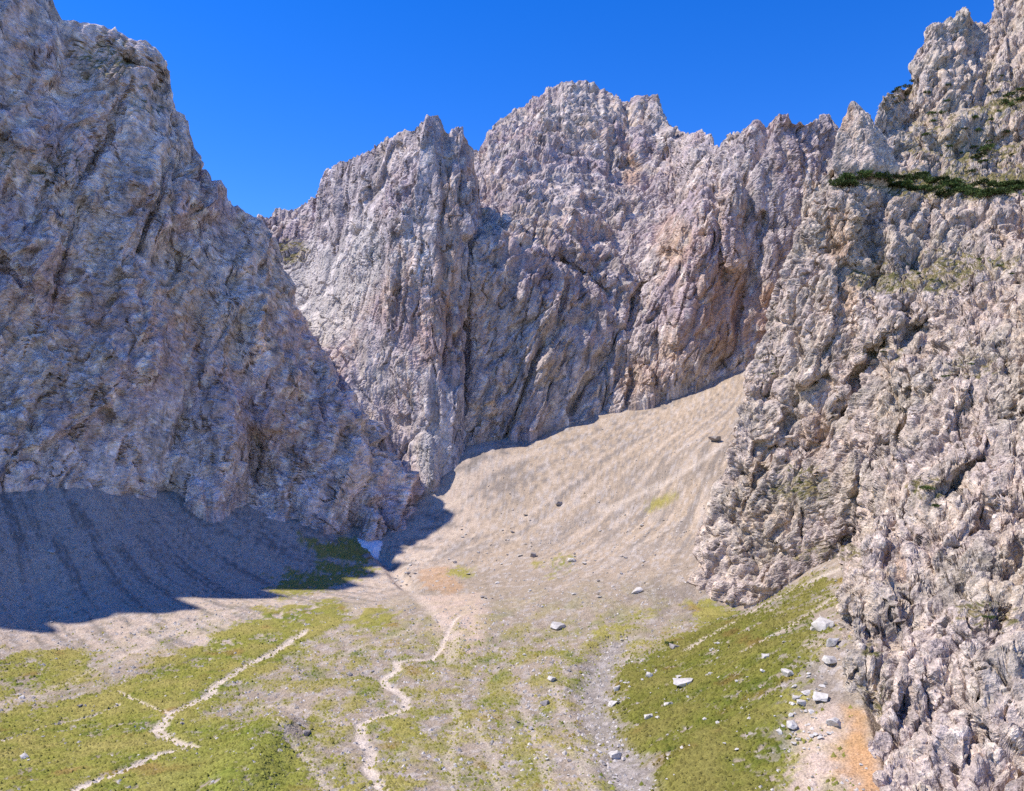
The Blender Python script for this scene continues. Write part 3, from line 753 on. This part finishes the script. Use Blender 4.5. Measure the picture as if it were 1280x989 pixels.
# clefts between the big blocks
lB, tB, bB = cells(grain(P + fbm(P / 14, 3, 480)[..., None] * 6, (0.42,0.30,0.85), 0.6) / 17, 481)
D += 2.4 * lB + 3.6 * tB - 2.6 * sstep(0.12, 0, bB)
D *= sstep(0.3 * LOFT['s'][1], 1.15 * LOFT['s'][1], np.linspace(0, 1, P.shape[1]))[None]
ledge = np.exp(-((py_ - 228) / 13) ** 2) * sstep(1035, 1070, px_)
D = D * (1 - 0.75 * ledge)
D = 0.25 * D + 0.75 * blur(blur(D, 1, 0), 1, 1)
TURF_R = [(1150,345,90,26,1),(1240,190,60,60,.8),(1210,325,70,18,.8),(1000,605,40,26,.9),(1250,120,40,40,.8),(1190,230,120,22,1),(1120,115,30,16,1),(1160,610,30,16,.7),(1100,440,30,20,.5),(1220,460,40,16,.5),(1030,690,50,14,.8),(1090,860,20,60,.5),(1230,770,50,20,.5),(960,460,24,24,.4),(1180,180,60,40,.6)]
finish('cliff_right', P, D, N, M_ROCK_NEAR, rock_colours(400, 22, [(1050,300,22,46,.35),(1062,370,18,36,.35),(1020,540,22,36,.25),(1125,710,9,24,.4)], 0.3, TURF_R, 0.10, 1.22, (1.05, 1.0, 0.89), (.31, .275, .245)), 'rugged sunlit grey crag with turf ledges', dict(k=26, e1=(0.42,0.30,0.85), e2=(0.6,-0.3,0.7), seed=450, s1=0.6, s2=0.7, crack=2.4, amp=1.2, bed=(0.5, -0.6, 0.7)), smooth=False)
print('cliffs', round(time.time() - T0, 1))


# --- pointed tooth standing on the crag's shoulder
def pinnacle(name, base_px, base_py, apex_px, apex_py, Y, wide, label, seed, sides=5, turn=0.35, sink=16, nu=110, nv=110):
    b = at(base_px, base_py, Y); a = at(apex_px, apex_py, Y + 3)
    U = np.linspace(0, 2 * np.pi, nu); V = np.linspace(0, 1, nv)
    uu, tt = np.meshgrid(U, V)
    sec = np.pi / sides
    poly = np.cos(sec) / np.cos(((uu + turn) % (2 * sec)) - sec)            # cross-section with flat sides and edges
    rad = wide * poly * (np.power(1 - tt, 0.85) * 0.97 + 0.03 * (tt < 1)) * (0.1 + 0.9 * sstep(0.0, 0.28, tt))
    ctr = b + (a - b) * tt[..., None]; ctr[..., 2] -= sink * (1 - tt) ** 3
    Pp = ctr + np.stack([np.cos(uu) * rad, np.sin(uu) * rad * 0.8, 0 * uu], -1)
    Nn = np.stack([np.cos(uu), np.sin(uu), 0.4 + 0 * uu], -1); Nn /= np.linalg.norm(Nn, axis=-1, keepdims=True)
    Dd = rock_relief(Pp, 14, (0.1, 0.1, 1), 0.4, (0.5, 0.1, 0.8), 0.5, seed, amp=0.8, flute=0.6)
    Dd = Dd * np.clip((1 - tt) * 5, 0.12, 1); Dd[:, -1] = Dd[:, 0]
    return finish(name, Pp, Dd, Nn, M_ROCK_NEAR, rock_colours(seed, 20, [(apex_px - 12, apex_py + 20, 14, 22, .4)], 0.3, None, 0, 1.22, (1.05, 1.0, 0.89), (.31, .275, .245)), label, dict(k=18, e1=(0.1,0.1,1), e2=(0.6,-0.3,0.7), seed=seed+30, taper=np.clip((1 - tt) * 6, 0.1, 1)), even=False)
pinnacle('rock_pinnacle', 1082, 222, 1066, 126, 357, 19.5, 'pointed grey rock tooth above the dwarf pine ledge', 520)
pinnacle('rock_spire', 1009, 290, 1010, 216, 352, 5.2, 'thin rock spire on the corner of the crag', 540, sides=4, turn=0.9, sink=10, nu=50, nv=70)
print('cliffs', round(time.time() - T0, 1))

# ------------------------------------------------------------------ things on the ground
_lyz = 1 / _ys
def gz_at(x, y):
    """height of the finished ground sheet"""
    r = np.clip(np.interp(1 / y, _lyz[::-1], np.arange(nv_g)[::-1]), 0, nv_g - 1.001)
    c = np.clip(((x / y * FPX + IW / 2) - _pxs[0]) / (_pxs[1] - _pxs[0]), 0, nu_g - 1.001)
    i, j = int(r), int(c); fr, fc_ = r - i, c - j
    return (GZ[i, j] * (1 - fr) + GZ[i + 1, j] * fr) * (1 - fc_) + (GZ[i, j + 1] * (1 - fr) + GZ[i + 1, j + 1] * fr) * fc_
_cl = [(n, p, project(p), nn) for n, p, nn in CLIFF_PTS if n in ('cliff_right', 'rock_pinnacle')]
def on_cliff(px, py, r=3.0):
    """the nearest point of the crag seen at a pixel, with its normal"""
    best = None
    for n, p, (qx, qy), nn in _cl:
        m = np.nonzero((np.abs(qx - px) < r) & (np.abs(qy - py) < r))[0]
        if len(m):
            k = m[np.argmin(p[m, 1])]
            if best is None or p[k, 1] < best[0][1]: best = (p[k], nn[k])
    return best

def hull_mesh(name, n, flat, seed, rough=0.25, sub=0):
    r = random.Random(seed)
    bm = bmesh.new()
    for k in range(n):
        v = Vector((r.gauss(0, 1), r.gauss(0, 1), r.gauss(0, 1))).normalized() * (1 - rough * r.random())
        # squared-off blocks
        v = Vector([math.copysign(abs(c) ** 0.7, c) for c in v]) * 0.62
        bm.verts.new((v.x, v.y * 0.85, v.z * flat))
    res = bmesh.ops.convex_hull(bm, input=bm.verts)
    bmesh.ops.delete(bm, geom=[g for g in res['geom_interior'] if isinstance(g, bmesh.types.BMVert)], context='VERTS')
    if sub:
        bmesh.ops.bevel(bm, geom=list(bm.edges), offset=0.02, segments=1, affect='EDGES')
        bmesh.ops.triangulate(bm, faces=bm.faces[:])
        bmesh.ops.subdivide_edges(bm, edges=bm.edges[:], cuts=1)
        co = np.array([v.co[:] for v in bm.verts])
        d = fbm(co * 2.2 + seed, 3, 700 + seed) * 0.16 + cells(co * 2.6 + seed * 3.1, 720 + seed)[0] * 0.10
        for v, q in zip(bm.verts, d): v.co *= 1 + float(q)
    me = bpy.data.meshes.new(name); bm.to_mesh(me); bm.free()
    return me
BIG = [hull_mesh('boulder', 15, 0.62 + 0.08 * (k % 3), 40 + k, 0.3, 1) for k in range(7)]
SMALL = [hull_mesh('boulder', 13, 0.62, 80 + k, 0.3) for k in range(6)]
for k, me in enumerate(BIG): me.materials.append(M_STONE)
for k, me in enumerate(SMALL): me.materials.append(M_STONE)
BIG_G = [m.copy() for m in BIG]; SMALL_G = [m.copy() for m in SMALL]
for m in BIG_G + SMALL_G: m.materials.clear(); m.materials.append(M_STONE_GREY)
def boulder(px, py, wpx, pool, k, label, group=None, tall=1.0, sink=0.28):
    g = on_ground(px, py); w = wpx / FPX * g[1]
    o = bpy.data.objects.new('boulder', pool[k % len(pool)]); C.objects.link(o)
    z = gz_at(g[0], g[1])
    o.location = (g[0], g[1], z + 0.62 * 0.62 * w * tall * (0.75 - sink))
    o.scale = (w * 0.95, w * 0.95, w * tall * 0.95)
    o.rotation_euler = (random.uniform(-.25, .25), random.uniform(-.25, .25), random.uniform(0, 6.28))
    return props(o, label, 'boulder', group)
# the ones that can be told apart
for k, (px, py, w, pool, tall, lab) in enumerate([
    (697, 783, 24, BIG, .55, 'flat pale slab boulder alone on the stony valley floor'),
    (664, 696, 12, BIG_G, .9, 'dark grey boulder on the scree between two turf patches'),
    (698, 630, 10, BIG_G, .7, 'dark boulder high on the smooth tan scree'),
    (795, 742, 17, BIG, .6, 'white boulder at the lower edge of the tan scree'),
    (895, 551, 17, BIG_G, .7, 'dark boulder on the scree close to the sunlit crag corner'),
    (715, 701, 12, BIG, .6, 'pale block at the top of the small turf patch on scree'),
    (854, 856, 25, BIG, .6, 'long white boulder on the upper edge of the grass slope'),
    (1028, 785, 32, BIG, .8, 'large white boulder with dark underside below the crag foot'),
    (1016, 788, 18, BIG, .8, 'smaller white boulder leaning against the largest boulder'),
    (1041, 806, 18, BIG, .9, 'rounded white boulder just below the largest boulder'),
    (1040, 829, 22, BIG, .8, 'pale wide boulder touching the foot of the crag'),
    (1026, 873, 22, BIG, .6, 'tilted white boulder at the top of the bare gravel chute'),
    (1043, 906, 18, BIG, .8, 'white boulder beside the orange soil chute'),
    (985, 846, 16, BIG, .9, 'upright white boulder in brown grass below the crag'),
    (990, 909, 18, BIG, .9, 'grey white boulder at the border of grass and gravel chute'),
    (976, 914, 10, BIG, .9, 'small block touching the boulder at the gravel border'),
    (957, 823, 10, BIG, .8, 'small white boulder uphill of the upright one'),
    (954, 841, 9, BIG, .7, 'small flat white stone beside the upright boulder below the crag'),
    (770, 937, 17, BIG, .9, 'pale boulder on the bank between stream bed and grass slope'),
    (767, 875, 13, BIG, .8, 'white boulder on the turf edge above the stream bed bend'),
    (771, 859, 12, BIG, .9, 'white boulder just uphill of the stream bed bend'),
    (811, 847, 10, BIG, 1.1, 'narrow standing white stone on the grass slope'),
    (834, 880, 13, BIG, .6, 'low white boulder in the middle of the grass slope'),
    (811, 897, 14, BIG, .6, 'broken white outcrop block in the lower grass slope'),
    (843, 810, 14, BIG_G, .9, 'dark boulder beside a green bush on the slope crest'),
    (689, 852, 11, BIG, .8, 'grey white boulder among the cobbles near the stream bed'),
    (681, 881, 12, BIG_G, .8, 'dark boulder among the cobbles near the stream bed'),
    (383, 918, 13, BIG_G, .8, 'dark boulder on the turf beside the gravel gully'),
    (437, 842, 9, BIG_G, .8, 'small dark boulder in the stony middle of the valley'),
    (226, 906, 8, BIG_G, .8, 'small dark boulder in the bend of the footpath'),
    (459, 697, 11, BIG_G, .6, 'brown flat boulder on turf just below the snow patch'),
    (64, 691, 9, BIG, .8, 'pale block lying in the shaded scree'),
    (1003, 880, 14, BIG, .7, 'flat white boulder under the gravel chute rim'),
    (1008, 868, 13, BIG, .6, 'white block half buried in the chute rim'),
    (995, 875, 12, BIG, .6, 'white block beside the half buried one'),
    (30, 948, 12, BIG, .7, 'pale boulder in the meadow, well away from the footpath'),
    (30, 872, 9, BIG, .7, 'white stone on the stony band above the meadow'),
    (100, 884, 7, BIG_G, .7, 'small dark stone in the meadow rut')]):
    boulder(px, py, w, pool, k, lab, None, tall)
# look-alikes, told apart by place only
def inside(px, py, poly):
    return poly_sd(np.array([float(px)]), np.array([float(py)]), np.array(poly, float))[0] > 0
def strew(n, outline, lo, hi, pools, lab, group):
    xs = [p[0] for p in outline]; ys = [p[1] for p in outline]; c = 0
    while c < n:
        px, py = random.uniform(min(xs), max(xs)), random.uniform(min(ys), max(ys))
        if not inside(px, py, outline): continue
        w = lo + (hi - lo) * random.random() ** 2.5
        boulder(px, py, w, pools[random.random() < 0.3], random.randrange(99), lab, group, random.uniform(.55, .95)); c += 1
W_, G_ = SMALL, SMALL_G
strew(62, [(560,660),(640,640),(760,660),(860,640),(855,700),(760,760),(600,760),(560,700)], 3.0, 7, (W_, G_), 'small loose block strewn over the lower tan scree', 'loose blocks on the lower scree')
strew(46, [(760,870),(850,800),(940,775),(1030,760),(1020,870),(985,900),(970,985),(810,985)], 3.0, 7.5, (W_, W_), 'small white stone scattered in the grass slope', 'white stones in the grass slope')
strew(34, [(985,860),(1045,840),(1050,900),(1000,960),(975,930)], 4, 9, (W_, W_), 'white rubble block at the rim of the gravel chute', 'rubble blocks by the gravel chute')
strew(50, [(600,820),(740,800),(745,900),(790,985),(640,985)], 3.0, 7, (W_, G_), 'grey cobble block lying beside the dry stream bed', 'cobble blocks by the stream bed')
strew(30, [(0,700),(240,720),(380,705),(250,790),(0,850)], 2.6, 5, (W_, G_), 'small grey block at the lower edge of the shaded scree', 'blocks at the foot of the shaded scree')
strew(26, [(0,880),(150,870),(330,880),(420,920),(420,985),(0,985)], 2.6, 5, (W_, W_), 'small pale stone lying in the yellow green meadow', 'pale stones in the meadow')
strew(16, [(490,700),(518,705),(520,728),(492,728)], 3.0, 6, (W_, G_), 'grey block jammed in the narrow gully below the snow patch', 'blocks in the gully')

# stones too many and too small to count
def stones(n, weight, lo, hi, name, mat, colf):
    w = weight.copy(); w[:, :1] = 0
    w = (w * (GY * np.gradient(GY, axis=0))).ravel(); w = np.clip(w, 0, None); cdf = np.cumsum(w); cdf /= cdf[-1]
    idx = np.searchsorted(cdf, rng.random(n))
    c = GP.reshape(-1, 3)[idx] + rng.normal(0, 0.25, (n, 3)) * [1, 1, 0]
    size = lo + (hi - lo) * rng.random(n) ** 3
    base = np.array([[1,0,0],[.3,.9,.1],[-.8,.6,0],[-.8,-.6,.05],[.3,-.9,0],[.15,.1,.75],[-.2,-.05,.7]], float)
    tris = np.array([[0,1,5],[1,2,6],[1,6,5],[2,3,6],[3,4,6],[4,5,6],[4,0,5]])
    a = rng.random(n) * 6.28; ca, sa = np.cos(a), np.sin(a)
    v = base[None] * (1 + 0.35 * (rng.random((n, 7, 3)) - 0.5) * 2) * size[:, None, None] * 0.5
    x = v[..., 0] * ca[:, None] - v[..., 1] * sa[:, None]; y = v[..., 0] * sa[:, None] + v[..., 1] * ca[:, None]
    v = np.stack([x, y, v[..., 2] - 0.05], -1) + c[:, None]
    f = (tris[None] + 7 * np.arange(n)[:, None, None]).reshape(-1, 3)
    cc = np.repeat(colf(idx, n), 7, 0)
    o = mesh_from(name, v.reshape(-1, 3), f, mat, cc, smooth=False)
    return o
sw = (1 - grass) * (1 - pathm) * (under < 0) * (0.25 + valley + 1.2 * stream + 0.8 * sstep(0.0, 0.35, fbm(Q3 / 16, 3, 91))) * (0.3 + 0.7 * sstep(430, 360, GY + 20 * nA)) + 0.10 * grass_zone
sc_ = lambda idx, n: (col(.52,.47,.41) * (0.55 + 0.6 * rng.random((n, 1))))
props(stones(19000, sw, 0.22, 1.3, 'loose_stones', M_TURF, sc_), 'countless loose grey stones strewn over valley floor and scree', 'stones', kind='stuff')
# turf tufts
def tufts(n, weight):
    w = (weight * (GY * np.gradient(GY, axis=0))).ravel(); w = np.clip(w, 0, None); cdf = np.cumsum(w); cdf /= cdf[-1]
    idx = np.searchsorted(cdf, rng.random(n))
    c = GP.reshape(-1, 3)[idx] + rng.normal(0, 0.3, (n, 3)) * [1, 1, 0]
    s_ = 0.22 + 0.45 * rng.random(n) ** 2
    a = rng.random(n)[:, None] * 6.28 + np.array([0, 2.1, 4.2])[None]
    ring = np.stack([np.cos(a), np.sin(a), np.full(a.shape, -0.25)], -1) * s_[:, None, None]
    tip = np.stack([rng.normal(0, .25, n), rng.normal(0, .25, n), 0.7 + 0.3 * rng.random(n)], -1)[:, None] * s_[:, None, None]
    v = np.concatenate([ring, tip], 1) + c[:, None]
    f = (np.array([[0,1,3],[1,2,3],[2,0,3]])[None] + 4 * np.arange(n)[:, None, None]).reshape(-1, 3)
    cc = np.repeat(gcol.reshape(-1, 3)[idx] * (0.75 + 0.5 * rng.random((n, 1))), 4, 0)
    return mesh_from('grass', v.reshape(-1, 3), f, M_TURF, cc, smooth=True)
props(tufts(34000, grass * sstep(300, 230, GY) * (under < 0)), 'short yellow green alpine grass tufts', 'grass', kind='stuff')

# snow left over at the foot of the wall
def snow(outline):
    line = np.array([on_ground(*p) for p in outline]); ctr = line.mean(0)
    n = 64; t = np.linspace(0, len(line), n, endpoint=False)
    idx = t.astype(int); fr = (t - idx)[:, None]
    rim = line[idx] * (1 - fr) + line[(idx + 1) % len(line)] * fr
    rings = []
    for q in np.linspace(1, 0, 14):
        r = ctr + (rim - ctr) * q; r = r + np.stack([fbm(r / 2.2, 3, 90), fbm(r / 2.2, 3, 91), 0 * r[:, 0]], -1) * 2.6 * q
        z = np.array([gz_at(a[0], a[1]) for a in r]) if q > 0.02 else np.full(n, gz_at(ctr[0], ctr[1]))
        r[:, 2] = z + (-0.5 + 1.6 * (1 - q ** 4)); rings.append(r)
    V_ = np.array(rings); i = np.arange(14 * n).reshape(14, n); j = np.roll(i, -1, 1)
    F_ = np.stack([i[:-1], j[:-1], j[1:], i[1:]], -1).reshape(-1, 4)
    o = mesh_from('snow_patch', V_.reshape(-1, 3), F_, M_SNOW)
    return props(o, 'small leftover snow patch in shade at the foot of the wall', 'snow patch')
snow([(444,671),(458,670),(474,674),(480,680),(474,690),(470,694),(460,688),(450,680)])

# ------------------------------------------------------------------ dwarf pines
def pine_meshes(seed):
    r = np.random.default_rng(seed)
    n = 420
    # several leaning lobes of needles
    lobes = np.c_[r.uniform(-.75, .75, 9), r.uniform(-.6, .6, 9), r.uniform(.15, .42, 9), r.uniform(.28, .5, 9)]
    k = r.integers(0, 9, n); d = r.normal(size=(n, 3)); d /= np.linalg.norm(d, axis=1, keepdims=True)
    c = lobes[k, :3] + d * (lobes[k, 3] * r.uniform(.55, 1.05, n))[:, None] * [1, 1, .75]
    c[:, 2] = np.maximum(c[:, 2], -0.05)
    up = d * 0.5 + [0, 0, 0.8] + r.normal(0, .35, (n, 3)); up /= np.linalg.norm(up, axis=1, keepdims=True)
    sd_ = np.cross(up, r.normal(size=(n, 3))); sd_ /= np.linalg.norm(sd_, axis=1, keepdims=True)
    h = r.uniform(.12, .24, n)[:, None]; w = r.uniform(.05, .10, n)[:, None]
    V_ = np.stack([c - sd_ * w, c + sd_ * w, c + up * h + sd_ * w * .4, c + up * h - sd_ * w * .4], 1).reshape(-1, 3)
    crown = mesh_from('crown', V_, np.arange(4 * n).reshape(n, 4), M_PINE, smooth=False, link=False).data
    sv, sf = [], []
    for a in range(6):
        lb = lobes[a]; b0 = np.array([0, 0, -.35]); b1 = lb[:3]
        for q, rad in ((0, .055), (.5, .04), (1, .015)):
            p = b0 + (b1 - b0) * q + np.array([0, 0, -.12 * math.sin(q * 3.14)])
            for m in range(4): sv.append(p + rad * np.array([math.cos(m * 1.57), math.sin(m * 1.57), 0]))
        o_ = a * 12
        for q in (0, 4):
            for m in range(4): sf.append([o_ + q + m, o_ + q + (m + 1) % 4, o_ + q + 4 + (m + 1) % 4, o_ + q + 4 + m])
    stem = mesh_from('stem', np.array(sv), np.array(sf), M_BARK, smooth=True, link=False).data
    return crown, stem
PINES = [pine_meshes(900 + k) for k in range(4)]
def dwarf_pine(p, size, label, group=None, tall=0.8):
    k = random.randrange(4)
    t = bpy.data.objects.new('dwarf_pine', None); C.objects.link(t)
    t.location = p; t.rotation_euler = (0, 0, random.uniform(0, 6.28)); t.scale = (size, size, size * tall)
    for nm, me in zip(('crown', 'stem'), PINES[k]):
        c = bpy.data.objects.new(nm, me); C.objects.link(c); c.parent = t
    return props(t, label, 'shrub', group)
def on_cliff_pine(px, py, size, label, group=None, tall=0.8):
    h = on_cliff(px, py)
    if h is None: return
    p = h[0]; dwarf_pine((p[0], p[1] + 0.3, p[2] + 0.1 * size), size, label, group, tall)
for k in range(72):
    px = 1046 + (1318 - 1046) * (k + random.random()) / 72
    top = np.interp(px, [1045, 1070, 1150, 1200, 1290], [222, 216, 214, 224, 226]); bot = np.interp(px, [1045, 1080, 1150, 1200, 1290], [232, 230, 238, 248, 244])
    on_cliff_pine(px, random.uniform(top + 3, bot), random.uniform(2.6, 4.2), 'dark green dwarf pine in the dense band along the crag ledge', 'dwarf pines along the ledge', .75)
for k, (px, py, sz) in enumerate([(1262,118,3),(1272,124,3.2),(1256,128,2.6),(1277,112,2.8),(1232,186,3.4),(1226,193,2.8),(1240,182,2.6),(1246,176,2.4),(1212,215,2.6),(1268,130,2.4),(1185,182,2.0),(1222,196,2.4)]):
    on_cliff_pine(px, py, sz, 'dwarf pine growing on the broken slope above the pine band', 'dwarf pines above the ledge')
for k in range(26):
    on_cliff_pine(random.uniform(1150, 1285), random.uniform(95, 208), random.uniform(1.2, 2.4), 'dwarf pine growing on the broken slope above the pine band', 'dwarf pines above the ledge')
for px, py in [(1108,352),(1150,340),(1163,348),(1195,330),(1222,322),(1252,330),(1000,602),(990,612),(968,470),(1215,455),(1105,440),(1240,772),(1180,470),(1265,340)]:
    on_cliff_pine(px, py, random.uniform(0.9, 1.5), 'small low bush on a turf ledge below the pine band', 'small bushes on the lower ledges', .6)
for px, py, sz in [(1132,106,2.6),(1124,109,2.6),(1140,104,2.2),(1116,113,2.0)]:
    on_cliff_pine(px, py, sz, 'dwarf pine on the skyline notch of the crag', 'dwarf pines on the skyline', .6)
on_cliff_pine(1158, 614, 1.9, 'lone dark bush in the middle of the bare crag face')
on_cliff_pine(1172, 632, 1.3, 'small bush below the lone bush of the crag face')
g = on_ground(838, 806); dwarf_pine((g[0], g[1], gz_at(g[0], g[1]) + .1), 1.5, 'green bush beside the dark boulder on the slope crest')
print('script', round(time.time() - T0, 1), sum(len(m.polygons) for m in bpy.data.meshes))
